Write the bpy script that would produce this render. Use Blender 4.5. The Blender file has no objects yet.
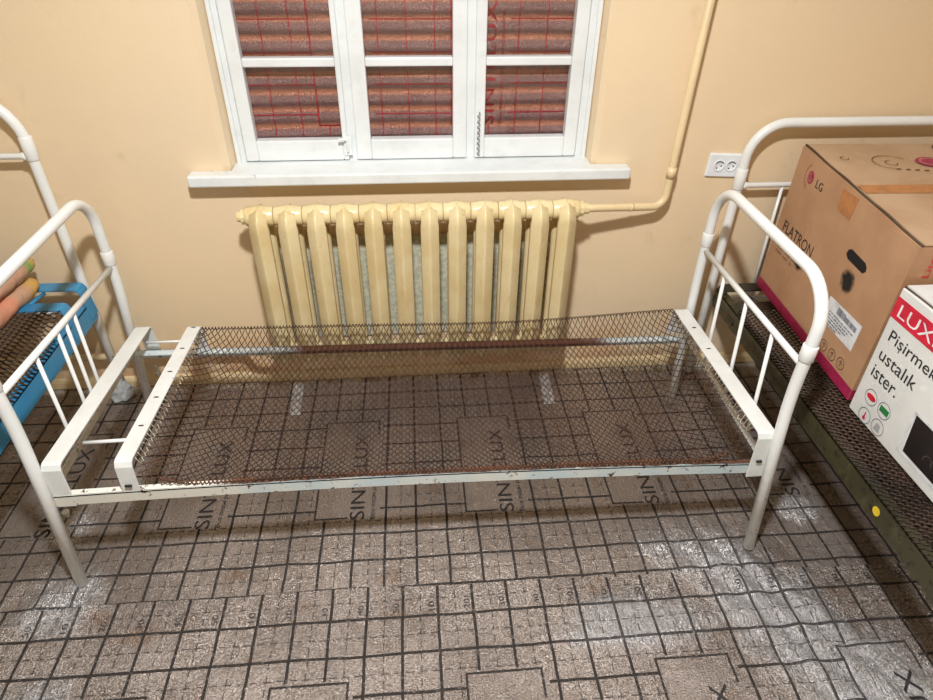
import bpy, bmesh, math, random
from mathutils import Vector, Matrix, noise
random.seed(4)
C = bpy.context.scene.collection
S = bpy.context.scene
PI = math.pi

# ------------------------------------------------------------------ camera
cam_d = bpy.data.cameras.new('camera'); cam = bpy.data.objects.new('camera', cam_d); C.objects.link(cam)
_r = Vector((0.996759, -0.079721, 0.010773)); _u = Vector((0.038688, 0.592451, 0.804677)); _f = Vector((0.070532, 0.801652, -0.593615))
M4 = Matrix((_r, _u, -_f)).transposed().to_4x4(); M4.translation = Vector((0.0382, -2.1401, 1.6958))
cam.matrix_world = M4
cam_d.sensor_width = 36; cam_d.lens = 639.09 / 933 * 36; cam_d.clip_start = 0.02
S.camera = cam

# ------------------------------------------------------------------ world, exposure
W = bpy.data.worlds.new('world'); S.world = W; W.use_nodes = True
W.node_tree.nodes['Background'].inputs[0].default_value = (0.05, 0.06, 0.08, 1)
W.node_tree.nodes['Background'].inputs[1].default_value = 0.3
S.view_settings.view_transform = 'Standard'; S.view_settings.look = 'None'
S.view_settings.exposure = 0.0; S.view_settings.gamma = 1.0; S.view_settings.use_curve_mapping = False
S.cycles.use_denoising = True
S.cycles.max_bounces = 10; S.cycles.diffuse_bounces = 6; S.cycles.glossy_bounces = 4
S.cycles.sample_clamp_indirect = 6
LAMP_POS = (0.0, -1.65, 2.62); LAMP_POWER = 92.0

# ------------------------------------------------------------------ mesh helpers
def lin(c):
    return tuple((v/255/12.92 if v/255 <= .04045 else ((v/255+.055)/1.055)**2.4) for v in c) + (1,)

class MB:
    def __init__(s): s.v = []; s.f = []; s.sm = []
    def add(s, vs, fs, smooth=False):
        o = len(s.v); s.v += [tuple(v) for v in vs]
        for f in fs: s.f.append(tuple(i+o for i in f)); s.sm.append(smooth)
        return s
    def box(s, a, b, R=None, at=(0, 0, 0)):
        (x0, y0, z0), (x1, y1, z1) = a, b
        vs = [Vector(p) for p in ((x0,y0,z0),(x1,y0,z0),(x1,y1,z0),(x0,y1,z0),(x0,y0,z1),(x1,y0,z1),(x1,y1,z1),(x0,y1,z1))]
        if R is not None: vs = [R @ v + Vector(at) for v in vs]
        return s.add(vs, [(0,3,2,1),(4,5,6,7),(0,1,5,4),(1,2,6,5),(2,3,7,6),(3,0,4,7)])
    def hexa(s, p):      # eight corners: bottom four ccw, top four ccw
        return s.add(p, [(0,3,2,1),(4,5,6,7),(0,1,5,4),(1,2,6,5),(2,3,7,6),(3,0,4,7)])
    def tube(s, path, r, n=12, closed=False, caps=True, smooth=True):
        P = [Vector(p) for p in path]; m = len(P)
        rr = r if isinstance(r, (list, tuple)) else [r]*m
        T = []
        for i in range(m):
            a = P[(i-1) % m] if (closed or i > 0) else P[i]; b = P[(i+1) % m] if (closed or i < m-1) else P[i]
            T.append((b-a).normalized())
        t = T[0]; nx = t.orthogonal().normalized(); vs = []
        for i in range(m):
            q = t.rotation_difference(T[i]); nx = q @ nx; t = T[i]
            nx = (nx - t*nx.dot(t)).normalized(); ny = t.cross(nx)
            for k in range(n):
                a = 2*PI*k/n; vs.append(P[i] + (nx*math.cos(a)+ny*math.sin(a))*rr[i])
        fs = []
        for i in range(m if closed else m-1):
            j = (i+1) % m
            for k in range(n):
                k2 = (k+1) % n; fs.append((i*n+k, i*n+k2, j*n+k2, j*n+k))
        s.add(vs, fs, smooth)
        if caps and not closed:
            o = len(s.v)-m*n
            s.f.append(tuple(o+k for k in range(n))[::-1]); s.sm.append(False)
            s.f.append(tuple(o+(m-1)*n+k for k in range(n))); s.sm.append(False)
        return s
    def lathe(s, o, ax, prof, n=20, smooth=True):   # prof: (dist along axis, radius)
        o = Vector(o); ax = Vector(ax).normalized(); a = ax.orthogonal().normalized(); b = ax.cross(a); vs = []
        for d, r in prof:
            for k in range(n):
                t = 2*PI*k/n; vs.append(o+ax*d+(a*math.cos(t)+b*math.sin(t))*r)
        fs = [(i*n+k, i*n+(k+1) % n, (i+1)*n+(k+1) % n, (i+1)*n+k) for i in range(len(prof)-1) for k in range(n)]
        s.add(vs, fs, smooth)
        q = len(s.v)-len(vs)
        s.f.append(tuple(q+k for k in range(n))[::-1]); s.sm.append(False)
        s.f.append(tuple(q+(len(prof)-1)*n+k for k in range(n))); s.sm.append(False)
        return s
    def prism(s, poly, z0, z1, F=None):    # polygon in xy extruded along z, through frame F
        n = len(poly); vs = [(x, y, z0) for x, y in poly]+[(x, y, z1) for x, y in poly]
        if F: vs = [F(v) for v in vs]
        return s.add(vs, [tuple(range(n))[::-1], tuple(range(n, 2*n))]+[(i, (i+1) % n, n+(i+1) % n, n+i) for i in range(n)])
    def sheet(s, fn, nu, nv, smooth=True):
        vs = [fn(i/nu, j/nv) for j in range(nv+1) for i in range(nu+1)]
        return s.add(vs, [(j*(nu+1)+i, j*(nu+1)+i+1, (j+1)*(nu+1)+i+1, (j+1)*(nu+1)+i) for j in range(nv) for i in range(nu)], smooth)

def obj(name, mb, mat, parent=None, bevel=0, loc=None):
    me = bpy.data.meshes.new(name)
    vs = mb.v
    if parent is not None:
        q = Vector(parent['_o'] if '_o' in parent else (0, 0, 0)); vs = [(v[0]-q.x, v[1]-q.y, v[2]-q.z) for v in vs]
    me.from_pydata(vs, [], mb.f); me.polygons.foreach_set('use_smooth', mb.sm)
    me.materials.append(mat); me.update()
    o = bpy.data.objects.new(name, me); C.objects.link(o)
    if parent is not None: o.parent = parent
    if bevel:
        b = o.modifiers.new('bevel', 'BEVEL'); b.width = bevel; b.segments = 2; b.limit_method = 'ANGLE'; b.angle_limit = 0.7
    return o
# every vertex is written in world coordinates; things keep their origin at their base
def thing(name, label, cat, at=(0, 0, 0), group=None):
    o = bpy.data.objects.new(name, None); C.objects.link(o); o.location = at
    o['label'] = label; o['category'] = cat
    if group: o['group'] = group
    o['_o'] = tuple(at); o.empty_display_size = .05
    ORG[o.name] = o
    return o
ORG = {}
def part(name, mb, mat, root, bevel=0, under=None, label=None):
    """a part of root (or, with under, a sub-part); world coordinates in, root's base taken off"""
    q = Vector(root['_o']); mb2 = MB(); mb2.v = [tuple(Vector(v)-q) for v in mb.v]; mb2.f = mb.f; mb2.sm = mb.sm
    o = obj(name, mb2, mat, None, bevel); o.parent = under if under is not None else root
    if label: o['label'] = label
    return o
def tag(o, label, cat, group=None):
    o['label'] = label; o['category'] = cat
    if group: o['group'] = group
    return o
def struct(name, mb, mat, bevel=0):
    o = obj(name, mb, mat, None, bevel); o['kind'] = 'structure'; return o

def text_mb(strs, w, h, O, ex, ey, lift=None):
    """lettering mapped into a w x h rectangle at O (w None keeps the letter proportions)"""
    cu = bpy.data.curves.new('t', 'FONT'); cu.body = strs; cu.size = 1; cu.resolution_u = 3
    to = bpy.data.objects.new('t', cu); C.objects.link(to)
    dg = bpy.context.evaluated_depsgraph_get(); dg.update()
    me = bpy.data.meshes.new_from_object(to.evaluated_get(dg))
    if lift is not None:
        k_ = h/max(1e-6, max(v.co.y for v in me.vertices)-min(v.co.y for v in me.vertices)); bm = bmesh.new(); bm.from_mesh(me)
        for _ in range(4):
            bmesh.ops.triangulate(bm, faces=bm.faces[:])
            lo_ = [e for e in bm.edges if e.calc_length()*k_ > .010]
            if not lo_: break
            bmesh.ops.subdivide_edges(bm, edges=lo_, cuts=1)
        bmesh.ops.triangulate(bm, faces=bm.faces[:]); bm.to_mesh(me); bm.free()
    xs = [v.co.x for v in me.vertices]; ys = [v.co.y for v in me.vertices]
    x0, x1, y0, y1 = min(xs), max(xs), min(ys), max(ys)
    sy = h/(y1-y0); sx = sy if w is None else w/(x1-x0)
    O = Vector(O); ex = Vector(ex); ey = Vector(ey); vs = []
    for v in me.vertices:
        p = O+ex*(v.co.x-x0)*sx+ey*(v.co.y-y0)*sy
        if lift: p = lift(p)
        vs.append(tuple(p))
    fs = [tuple(p.vertices) for p in me.polygons]
    bpy.data.objects.remove(to); bpy.data.curves.remove(cu); bpy.data.meshes.remove(me)
    return vs, fs

# ------------------------------------------------------------------ node helpers
class N:
    def __init__(s, name):
        s.m = bpy.data.materials.new(name); s.m.use_nodes = True; s.t = s.m.node_tree
        s.b = s.t.nodes['Principled BSDF']; s.tc = s.t.nodes.new('ShaderNodeTexCoord')
    def co(s): return s.tc.outputs['Object']
    def put(s, sock, v):
        if isinstance(v, bpy.types.NodeSocket): s.t.links.new(v, sock)
        else: sock.default_value = v
    def ma(s, op, a, b=0.0, c=None, clamp=False):
        n = s.t.nodes.new('ShaderNodeMath'); n.operation = op; n.use_clamp = clamp
        s.put(n.inputs[0], a); s.put(n.inputs[1], b)
        if c is not None: s.put(n.inputs[2], c)
        return n.outputs[0]
    def xyz(s, v=None):
        n = s.t.nodes.new('ShaderNodeSeparateXYZ'); s.put(n.inputs[0], v or s.co()); return n.outputs
    def mapv(s, sc=(1, 1, 1), rot=(0, 0, 0), v=None):
        n = s.t.nodes.new('ShaderNodeMapping'); n.inputs['Scale'].default_value = sc; n.inputs['Rotation'].default_value = rot
        s.put(n.inputs['Vector'], v or s.co()); return n.outputs[0]
    def noise(s, scale, detail=3, rough=.5, v=None, dist=0):
        n = s.t.nodes.new('ShaderNodeTexNoise'); s.put(n.inputs['Vector'], v or s.co())
        n.inputs['Scale'].default_value = scale; n.inputs['Detail'].default_value = detail; n.inputs['Roughness'].default_value = rough
        n.inputs['Distortion'].default_value = dist
        return n.outputs[0]
    def voro(s, scale, feat='F1', v=None, out='Distance'):
        n = s.t.nodes.new('ShaderNodeTexVoronoi'); n.feature = feat; s.put(n.inputs['Vector'], v or s.co())
        n.inputs['Scale'].default_value = scale; return n.outputs[out]
    def ramp(s, f, a, b):      # smooth step a..b -> 0..1
        n = s.t.nodes.new('ShaderNodeMapRange'); n.interpolation_type = 'SMOOTHSTEP'
        s.put(n.inputs[0], f); s.put(n.inputs[1], a); s.put(n.inputs[2], b); return n.outputs[0]
    def mix(s, f, a, b):
        n = s.t.nodes.new('ShaderNodeMix'); n.data_type = 'RGBA'; s.put(n.inputs[0], f); s.put(n.inputs[6], a); s.put(n.inputs[7], b)
        return n.outputs[2]
    def bump(s, h, strength=.3, dist=.002, normal=None):
        n = s.t.nodes.new('ShaderNodeBump'); n.inputs['Strength'].default_value = strength; n.inputs['Distance'].default_value = dist
        s.put(n.inputs['Height'], h)
        if normal is not None: s.put(n.inputs['Normal'], normal)
        return n.outputs[0]
    def done(s, col=None, rough=.5, metal=0.0, normal=None, spec=.5, coat=0):
        if col is not None: s.put(s.b.inputs['Base Color'], col)
        s.put(s.b.inputs['Roughness'], rough); s.put(s.b.inputs['Metallic'], metal)
        s.put(s.b.inputs['Specular IOR Level'], spec); s.put(s.b.inputs['Coat Weight'], coat)
        if normal is not None: s.put(s.b.inputs['Normal'], normal)
        return s.m

def flat(name, c, rough=.5, metal=0.0, var=.06, scale=30, spec=.5):
    n = N(name); a = lin(c); k = 1-var*2
    b = lin([v*k for v in c])
    return n.done(n.mix(n.ramp(n.noise(scale, 4), .35, .7), a, b), rough, metal, n.bump(n.noise(scale*6, 2), .08, .001), spec)

def wall_mat():
    n = N('wall_plaster')
    c = n.mix(n.ramp(n.noise(1.3, 3), .35, .7), lin((232, 208, 172)), lin((226, 205, 173)))
    c = n.mix(n.ramp(n.noise(9, 5, .6), .6, .75), c, lin((220, 198, 160)))
    z = n.xyz()[2]
    low = n.ma('MULTIPLY', n.ramp(z, .62, .3), n.ramp(n.noise(5, 5, .7), .56, .70))
    c = n.mix(n.ma('MULTIPLY', low, .5), c, lin((214, 200, 170)))
    rust = n.ma('MULTIPLY', n.ramp(z, .34, .05), n.ramp(n.noise(4, 3), .42, .6))
    c = n.mix(n.ma('MULTIPLY', rust, .5), c, lin((190, 130, 70)))
    h = n.ma('ADD', n.noise(14, 5, .6), n.ma('MULTIPLY', n.noise(120, 2), .12))
    return n.done(c, .42, 0, n.bump(h, .22, .008))

def painted(name, c, chip, lo=.64, dirt=0.0, rough=.28, c2=None, chipscale=40):
    n = N(name)
    col = n.mix(n.ramp(n.noise(6, 4), .4, .7), lin(c), lin(c2 or [v*.955 for v in c]))
    if dirt: col = n.mix(n.ma('MULTIPLY', n.ramp(n.noise(22, 6, .7), .48, .72), dirt), col, lin((150, 138, 112)))
    m = n.ramp(n.noise(chipscale, 6, .65), lo, lo+.03)
    col = n.mix(m, col, lin(chip))
    return n.done(col, rough, 0, n.bump(n.noise(60, 4), .12, .002))

def post_mat():      # white gloss paint, scuffed only near the floor
    n = N('white_bed_paint')
    z = n.ma('ADD', n.xyz()[2], 0.0)
    col = n.mix(n.ramp(n.noise(5, 4), .4, .7), lin((232, 234, 232)), lin((226, 228, 226)))
    d = n.ma('MULTIPLY', n.ramp(z, .42, .12), n.ramp(n.noise(26, 6, .7), .46, .66))
    col = n.mix(n.ma('MULTIPLY', d, .32), col, lin((176, 162, 136)))
    ch = n.ma('MULTIPLY', n.ramp(z, .35, .1), n.ramp(n.noise(55, 5, .7, n.mapv((1, 1, .6))), .62, .66))
    col = n.mix(ch, col, lin((100, 84, 66)))
    return n.done(col, .25, 0, n.bump(n.noise(50, 4), .10, .002))

def rad_mat():
    n = N('radiator_paint')
    col = n.mix(n.ramp(n.noise(8, 4), .35, .7), lin((222, 204, 160)), lin((212, 190, 140)))
    col = n.mix(n.ma('MULTIPLY', n.ramp(n.noise(11, 6, .7, n.mapv((2, 2, .5))), .56, .72), .6), col, lin((196, 160, 84)))
    col = n.mix(n.ma('MULTIPLY', n.ramp(n.noise(70, 5, .7), .66, .7), .7), col, lin((150, 112, 60)))
    h = n.ma('ADD', n.noise(30, 5, .6), n.ma('MULTIPLY', n.noise(150, 3), .3))
    return n.done(col, .3, 0, n.bump(h, .3, .004))

def wire_mat(name, a, b, rough=.5):
    n = N(name); f = n.ramp(n.noise(5, 5, .65), .42, .62)
    return n.done(n.mix(f, lin(a), lin(b)), rough, .35, n.bump(n.noise(300, 2), .2, .0006))

def sheet_mat(name, x0, p, y0, q, xb, per, w, ytop, ybot, vert=False, line=(42, 35, 32), base=(166, 155, 148), base2=(144, 133, 126), hw=.0043, thin=True, silver=True, glit=.9):
    """metallised foam underlay with a printed measuring grid and empty logo boxes; x across, y along"""
    n = N(name); X, Y, Z = n.xyz()
    if vert: Y = Z
    def near(c, o, pitch, half, soft=.0008):
        t = n.ma('FRACT', n.ma('ADD', n.ma('DIVIDE', n.ma('SUBTRACT', c, o), pitch), 100.5))
        d = n.ma('MULTIPLY', n.ma('ABSOLUTE', n.ma('SUBTRACT', t, .5)), pitch)
        return n.ramp(d, half+soft, half-soft)
    wob = n.ma('MULTIPLY', n.ma('SUBTRACT', n.noise(7, 2), .5), .012 if not vert else .003)
    Xw = n.ma('ADD', X, n.ma('MULTIPLY', wob, .6)); Yw = n.ma('ADD', Y, wob)
    g = n.ma('MAXIMUM', near(Xw, x0, p, hw), near(Yw, y0, q, hw))
    bx = n.ma('MULTIPLY', n.ma('FRACT', n.ma('ADD', n.ma('DIVIDE', n.ma('SUBTRACT', X, xb), per), 50)), per)
    def lt(a, b): return n.ma('LESS_THAN', a, b)
    def gt(a, b): return n.ma('GREATER_THAN', a, b)
    def AND(*a):
        r = a[0]
        for k in a[1:]: r = n.ma('MULTIPLY', r, k)
        return r
    inside = AND(lt(bx, w+.012), lt(Y, ytop+.004), gt(Y, ybot-.004))
    out = n.ma('SUBTRACT', 1, inside)
    g = n.ma('MULTIPLY', g, out)
    lw = hw*1.5
    le = AND(lt(bx, lw), lt(Y, ytop), gt(Y, ybot)); to = AND(lt(bx, w), lt(Y, ytop), gt(Y, ytop-lw))
    ri = AND(lt(bx, w), gt(bx, w-lw), lt(Y, ytop), gt(Y, ytop-.08)); bo = AND(lt(bx, .11), gt(Y, ybot), lt(Y, ybot+lw))
    for e in (le, to, ri, bo): g = n.ma('MAXIMUM', g, e)
    if thin:
        dx = lt(n.ma('FRACT', n.ma('ADD', n.ma('DIVIDE', X, p/3), 80)), .62); dy = lt(n.ma('FRACT', n.ma('ADD', n.ma('DIVIDE', Y, q/3), 80)), .62)
        t1 = AND(near(Xw, x0+p/2, p, .0015, .0006), dy, out); t2 = AND(near(Yw, y0+q/2, q, .0015, .0006), dx, out)
        g = n.ma('MAXIMUM', g, n.ma('MULTIPLY', n.ma('MAXIMUM', t1, t2), .95))
    wear = n.ramp(n.noise(90, 3), .30, .42)
    g = n.ma('MULTIPLY', g, n.ma('ADD', .72, n.ma('MULTIPLY', wear, .28)))
    base_c = n.mix(n.ramp(n.noise(3.0, 4), .38, .66), lin(base), lin(base2))
    if silver:
        stain = n.ma('MULTIPLY', n.ramp(n.noise(6, 4, .6), .60, .72), .4)
        base_c = n.mix(stain, base_c, lin((140, 106, 76)))
    col = n.mix(g, base_c, lin(line))
    met = .65 if silver else .35; 
    if silver:
        sm = n.ma('MULTIPLY', n.ramp(Y, -.05, -.03), n.ramp(n.noise(9, 3), .40, .5))
        col = n.mix(n.ma('MULTIPLY', sm, n.ma('SUBTRACT', 1, g)), col, lin((205, 208, 212)))
    cr = n.voro(260, 'F1'); h1 = n.noise(230, 3, .6)
    hh = n.ma('ADD', n.ma('MULTIPLY', cr, .5), h1)
    fold = n.noise(24, 5, .65, n.mapv((1.0, .45, 1), (0, 0, .5)), .6)
    b1 = n.bump(fold, .55, .010)
    rough0 = .26; mt = met
    if silver:      # stretched, delaminated film: bare foil with fine creases
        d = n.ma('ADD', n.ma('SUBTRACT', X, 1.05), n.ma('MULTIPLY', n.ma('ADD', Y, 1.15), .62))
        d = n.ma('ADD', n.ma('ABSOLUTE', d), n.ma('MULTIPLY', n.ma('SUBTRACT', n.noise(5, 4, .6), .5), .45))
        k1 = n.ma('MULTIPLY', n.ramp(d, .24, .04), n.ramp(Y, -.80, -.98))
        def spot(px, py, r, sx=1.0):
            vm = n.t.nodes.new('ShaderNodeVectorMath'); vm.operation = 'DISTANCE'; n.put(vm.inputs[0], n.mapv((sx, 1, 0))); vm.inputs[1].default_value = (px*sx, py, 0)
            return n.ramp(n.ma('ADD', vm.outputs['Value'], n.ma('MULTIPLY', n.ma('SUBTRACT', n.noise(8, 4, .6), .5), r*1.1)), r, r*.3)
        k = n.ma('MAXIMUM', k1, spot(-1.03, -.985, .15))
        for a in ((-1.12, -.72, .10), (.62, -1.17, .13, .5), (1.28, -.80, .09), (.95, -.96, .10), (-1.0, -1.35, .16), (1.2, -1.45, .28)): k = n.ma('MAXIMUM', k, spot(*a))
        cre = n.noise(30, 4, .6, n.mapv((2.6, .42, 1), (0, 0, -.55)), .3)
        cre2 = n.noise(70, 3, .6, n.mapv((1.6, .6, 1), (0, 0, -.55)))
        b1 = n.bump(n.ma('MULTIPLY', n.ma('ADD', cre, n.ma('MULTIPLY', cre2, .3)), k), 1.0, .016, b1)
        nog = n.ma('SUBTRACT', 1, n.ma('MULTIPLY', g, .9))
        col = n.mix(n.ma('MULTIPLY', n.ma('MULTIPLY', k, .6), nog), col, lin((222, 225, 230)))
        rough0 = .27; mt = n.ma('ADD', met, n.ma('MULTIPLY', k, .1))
    b2 = n.bump(hh, 1.0, .0032 if glit > .5 else .0018, b1)
    if silver:      # tiny facets of crinkled film, each leaning its own way
        def vmath(op, a, b):
            q = n.t.nodes.new('ShaderNodeVectorMath'); q.operation = op; n.put(q.inputs[0], a); n.put(q.inputs[1], b); return q.outputs[0]
        gl3 = n.t.nodes.new('ShaderNodeCombineXYZ'); ga = n.ma('MULTIPLY', n.ma('ADD', glit, n.ma('MULTIPLY', k, 1.0-glit)), n.ramp(n.noise(4, 3), .25, .6)); n.put(gl3.inputs[0], ga); n.put(gl3.inputs[1], ga)
        fc = vmath('SUBTRACT', n.voro(330, 'F1', None, 'Color'), (.5, .5, .5))
        b2 = vmath('NORMALIZE', vmath('ADD', b2, vmath('MULTIPLY', fc, gl3.outputs[0])), (0, 0, 0))
    n.b.inputs['Anisotropic'].default_value = .2
    return n.done(col, n.ma('ADD', rough0, n.ma('MULTIPLY', g, .3)), n.ma('MULTIPLY', mt, n.ma('SUBTRACT', 1, n.ma('MULTIPLY', g, .8))), b2, .5)

def carton_mat(name, a, b):
    n = N(name)
    c = n.mix(n.ramp(n.noise(4, 5, .6), .35, .7), lin(a), lin(b))
    c = n.mix(n.ma('MULTIPLY', n.ramp(n.noise(16, 4, .6), .62, .72), .35), c, lin([min(255, v*1.12) for v in a]))
    h = n.ma('ADD', n.ma('MULTIPLY', n.noise(3, 3), 1.5), n.ma('MULTIPLY', n.noise(60, 3), .25))
    return n.done(c, .62, 0, n.bump(h, .3, .006))

M = dict(
    wall=wall_mat(), white=post_mat(),
    sidewall=flat('side_wall_paint', (233, 216, 186), .6), ceil=flat('ceiling_paint', (236, 232, 220), .8), concrete=flat('concrete', (120, 112, 100), .9),
    winpaint=painted('window_paint', (224, 228, 228), (150, 145, 135), .70, .12, .3, chipscale=26),
    rad=rad_mat(), pipe=painted('pipe_paint', (226, 203, 160), (176, 140, 84), .70, .1, .35),
    strip=painted('channel_paint', (222, 224, 221), (120, 100, 80), .69, .10, .3),
    strip_old=painted('worn_flange_paint', (226, 224, 212), (126, 104, 80), .62, .45, .4),
    rustrail=None, frontrail=None, rustred=wire_mat('red_rust_wire', (110, 70, 50), (76, 52, 42)), rail=painted('pale_blue_rail_paint', (206, 218, 218), (110, 84, 66), .60, .30, .4, (226, 228, 222)),
    olive=painted('olive_rail_paint', (62, 59, 38), (36, 31, 22), .58, .15, .35, (50, 48, 30)),
    black=painted('black_green_paint', (44, 44, 34), (90, 84, 60), .66, .1, .35),
    blue=painted('blue_rail_paint', (58, 140, 186), (30, 60, 80), .72, .05, .32, (48, 128, 176)),
    rusty=wire_mat('rusty_wire', (80, 52, 40), (52, 36, 30)), dark=wire_mat('dark_wire', (76, 58, 50), (48, 38, 34)),
    galv=wire_mat('galvanised_wire', (190, 180, 160), (130, 104, 80), .4),
    foil=None, socket=flat('socket_plastic', (232, 236, 240), .3, 0, .01), socketdark=flat('socket_hole_and_shade', (50, 50, 52), .6),
    carton=carton_mat('brown_cardboard', (184, 144, 110), (168, 127, 94)), cartontop=carton_mat('faded_cardboard', (190, 160, 130), (176, 144, 112)),
    whitecarton=carton_mat('white_printed_cardboard', (222, 222, 218), (206, 208, 206)),
    tape=flat('parcel_tape', (184, 122, 72), .3), magenta=flat('magenta_ink', (170, 36, 82), .5), red=flat('red_ink', (212, 34, 62), .45),
    ink=flat('black_ink', (38, 34, 34), .6), hole=flat('dark_hand_hole', (14, 12, 11), .9), inkbrown=flat('faded_ink', (110, 74, 52), .6),
    label=flat('paper_label', (224, 226, 230), .5), greyink=flat('grey_ink', (90, 96, 108), .6), green=flat('green_ink', (40, 130, 70), .5),
    whiteink=flat('white_ink', (240, 236, 236), .5), redink=flat('window_red_ink', (140, 8, 26), .6, 0, .03, 30, .2), photoink=flat('dark_photo_print', (34, 28, 28), .35),
    photogrey=flat('steam_print', (84, 76, 74), .4), core=flat('cardboard_core_edge', (84, 66, 48), .8),
    yellow=flat('yellow_sticker', (226, 196, 50), .4), plastic=None, rope=flat('dark_rope', (128, 128, 130), .8),
    lamp=None, bolt=flat('steel_bolt', (176, 168, 150), .35, .7),
)
n = N('light_patch_silver'); M['foil'] = n.done(n.mix(n.ramp(n.noise(40, 3), .4, .6), lin((232, 236, 240)), lin((180, 186, 192))), .3, .6, n.bump(n.noise(110, 4, .6), .9, .006))  # bright silver for the two added patches of light on the floor
n = N('heat_reflector'); M['reflector'] = n.done(n.mix(n.ramp(n.noise(60, 4), .4, .6), lin((214, 212, 188)), lin((190, 190, 168))), .5, .1, n.bump(n.noise(90, 4, .6), .5, .004))
n = N('rusted_rail_paint'); f = n.ma('MAXIMUM', n.ma('MULTIPLY', n.ramp(n.ma('ADD', n.xyz()[0], n.ma('MULTIPLY', n.noise(9, 4), .5)), -.45, -.1), n.ramp(n.ma('ADD', n.xyz()[0], n.ma('MULTIPLY', n.noise(9, 4), -.5)), .6, .35)), n.ramp(n.noise(40, 5, .65), .6, .64))
_f = n
M['rustrail'] = n.done(n.mix(f, lin((206, 218, 220)), lin((92, 54, 40))), .5, 0, n.bump(n.noise(60, 4), .3, .003))
n = N('front_rail_paint'); X_, Y_, Z_ = n.xyz()
col = n.mix(n.ramp(n.noise(6, 4), .4, .7), lin((196, 212, 216)), lin((220, 222, 214)))
col = n.mix(n.ramp(X_, -.40, -.62), col, lin((226, 224, 214)))
edge = n.ma('ADD', n.ma('MULTIPLY', n.noise(16, 5, .7), .012), -.3625)
top = n.ma('MULTIPLY', n.ramp(Y_, edge, n.ma('ADD', edge, .003)), n.ramp(X_, -.60, -.5))
chips = n.ramp(n.noise(38, 6, .7), .60, .63)
col = n.mix(n.ma('MAXIMUM', top, chips), col, n.mix(n.ramp(n.noise(60, 4, .7), .4, .6), lin((104, 72, 54)), lin((66, 50, 44))))
M['frontrail'] = n.done(col, .4, 0, n.bump(n.noise(60, 4), .15, .002))
n = N('clear_plastic'); n.b.inputs['Transmission Weight'].default_value = .35; M['plastic'] = n.done(lin((205, 210, 212)), .25, 0, n.bump(n.noise(60, 4), .6, .006))
n = N('window_glass'); tr = n.t.nodes.new('ShaderNodeBsdfTransparent'); gl = n.t.nodes.new('ShaderNodeBsdfGlossy'); gl.inputs['Roughness'].default_value = .03; mx = n.t.nodes.new('ShaderNodeMixShader'); mx.inputs[0].default_value = .05
n.t.links.new(tr.outputs[0], mx.inputs[1]); n.t.links.new(gl.outputs[0], mx.inputs[2]); n.t.links.new(mx.outputs[0], n.t.nodes['Material Output'].inputs[0]); M['glass'] = n.m

# ------------------------------------------------------------------ room shell
XL, XR, YB, ZC = -2.3, 2.6, -4.0, 2.75
WX0, WX1, WZ0, WZ1 = -.60, .675, .90, 2.25       # the window opening at the wall face
IX0, IX1 = -.565, .645                            # and at the frame
T = .34
m = MB()
m.box((XL-.2, 0, -.12), (WX0, T, ZC)); m.box((WX1, 0, -.12), (XR+.2, T, ZC))
m.box((WX0, 0, -.12), (WX1, T, WZ0-.035)); m.box((WX0, 0, WZ1), (WX1, T, ZC))
# splayed plaster reveals, with a softly rounded arris
m.prism([(WX0-.001, .0), (WX0+.020, .022), (IX0, .10), (IX0, T), (WX0-.001, T)], WZ0-.035, WZ1)
m.prism([(WX1+.001, .0), (WX1+.001, T), (IX1, T), (IX1, .10), (WX1-.018, .022)], WZ0-.035, WZ1)
struct('wall_back', m, M['wall'])
struct('wall_left', MB().box((XL-.2, YB-.2, -.12), (XL, 0, ZC)), M['sidewall'])
struct('wall_right', MB().box((XR, YB-.2, -.12), (XR+.2, 0, ZC)), M['sidewall'])
struct('wall_front', MB().box((XL, YB-.2, -.12), (XR, YB, ZC)), M['sidewall'])
struct('floor', MB().box((XL, YB, -.12), (XR, 0, -.016)), M['concrete'])
struct('ceiling', MB().box((XL-.2, YB-.2, ZC), (XR+.2, T, ZC+.1)), M['ceil'])
m = MB(); prof = [(0, -.006), (-.014, -.006), (-.014, .030), (-.010, .040), (0, .045)]
m.add([(x, y, z) for x in (XL+.001, XR-.001) for y, z in prof], [(i, (i+1) % 5, 5+(i+1) % 5, 5+i) for i in range(5)]+[(4, 3, 2, 1, 0), (5, 6, 7, 8, 9)])
struct('baseboard_back', m, M['pipe'])

# ceiling lamp
L = thing('ceiling_lamp', 'round white glass ceiling lamp in the middle of the room', 'lamp', (LAMP_POS[0], LAMP_POS[1], ZC))
n = N('lamp_glass'); n.b.inputs['Emission Color'].default_value = (1, .97, .93, 1); n.b.inputs['Emission Strength'].default_value = 6; M['lamp'] = n.done(lin((240, 238, 230)), .4)
part('lamp_base', MB().lathe((LAMP_POS[0], LAMP_POS[1], ZC), (0, 0, -1), [(0, .10), (.02, .10), (.03, .07)]), M['ceil'], L)
g = MB(); P = [(.03+.065*(1-math.cos(a)), .11*math.sin(max(a, .35))+.001) for a in [i*PI/12 for i in range(0, 13)]]
P = [(.028, .06), (.04, .095), (.06, .112), (.085, .112), (.105, .09), (.118, .05), (.122, .005)]
g.lathe((LAMP_POS[0], LAMP_POS[1], ZC), (0, 0, -1), P, 28); part('lamp_shade', g, M['lamp'], L)
ld = bpy.data.lights.new('lamp_light', 'AREA'); ld.shape = 'DISK'; ld.size = .17; ld.energy = LAMP_POWER; ld.color = (.975, .99, 1)
lo = bpy.data.objects.new('lamp_light', ld); C.objects.link(lo); lo.parent = L; lo.location = (0, 0, -.126)

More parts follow.
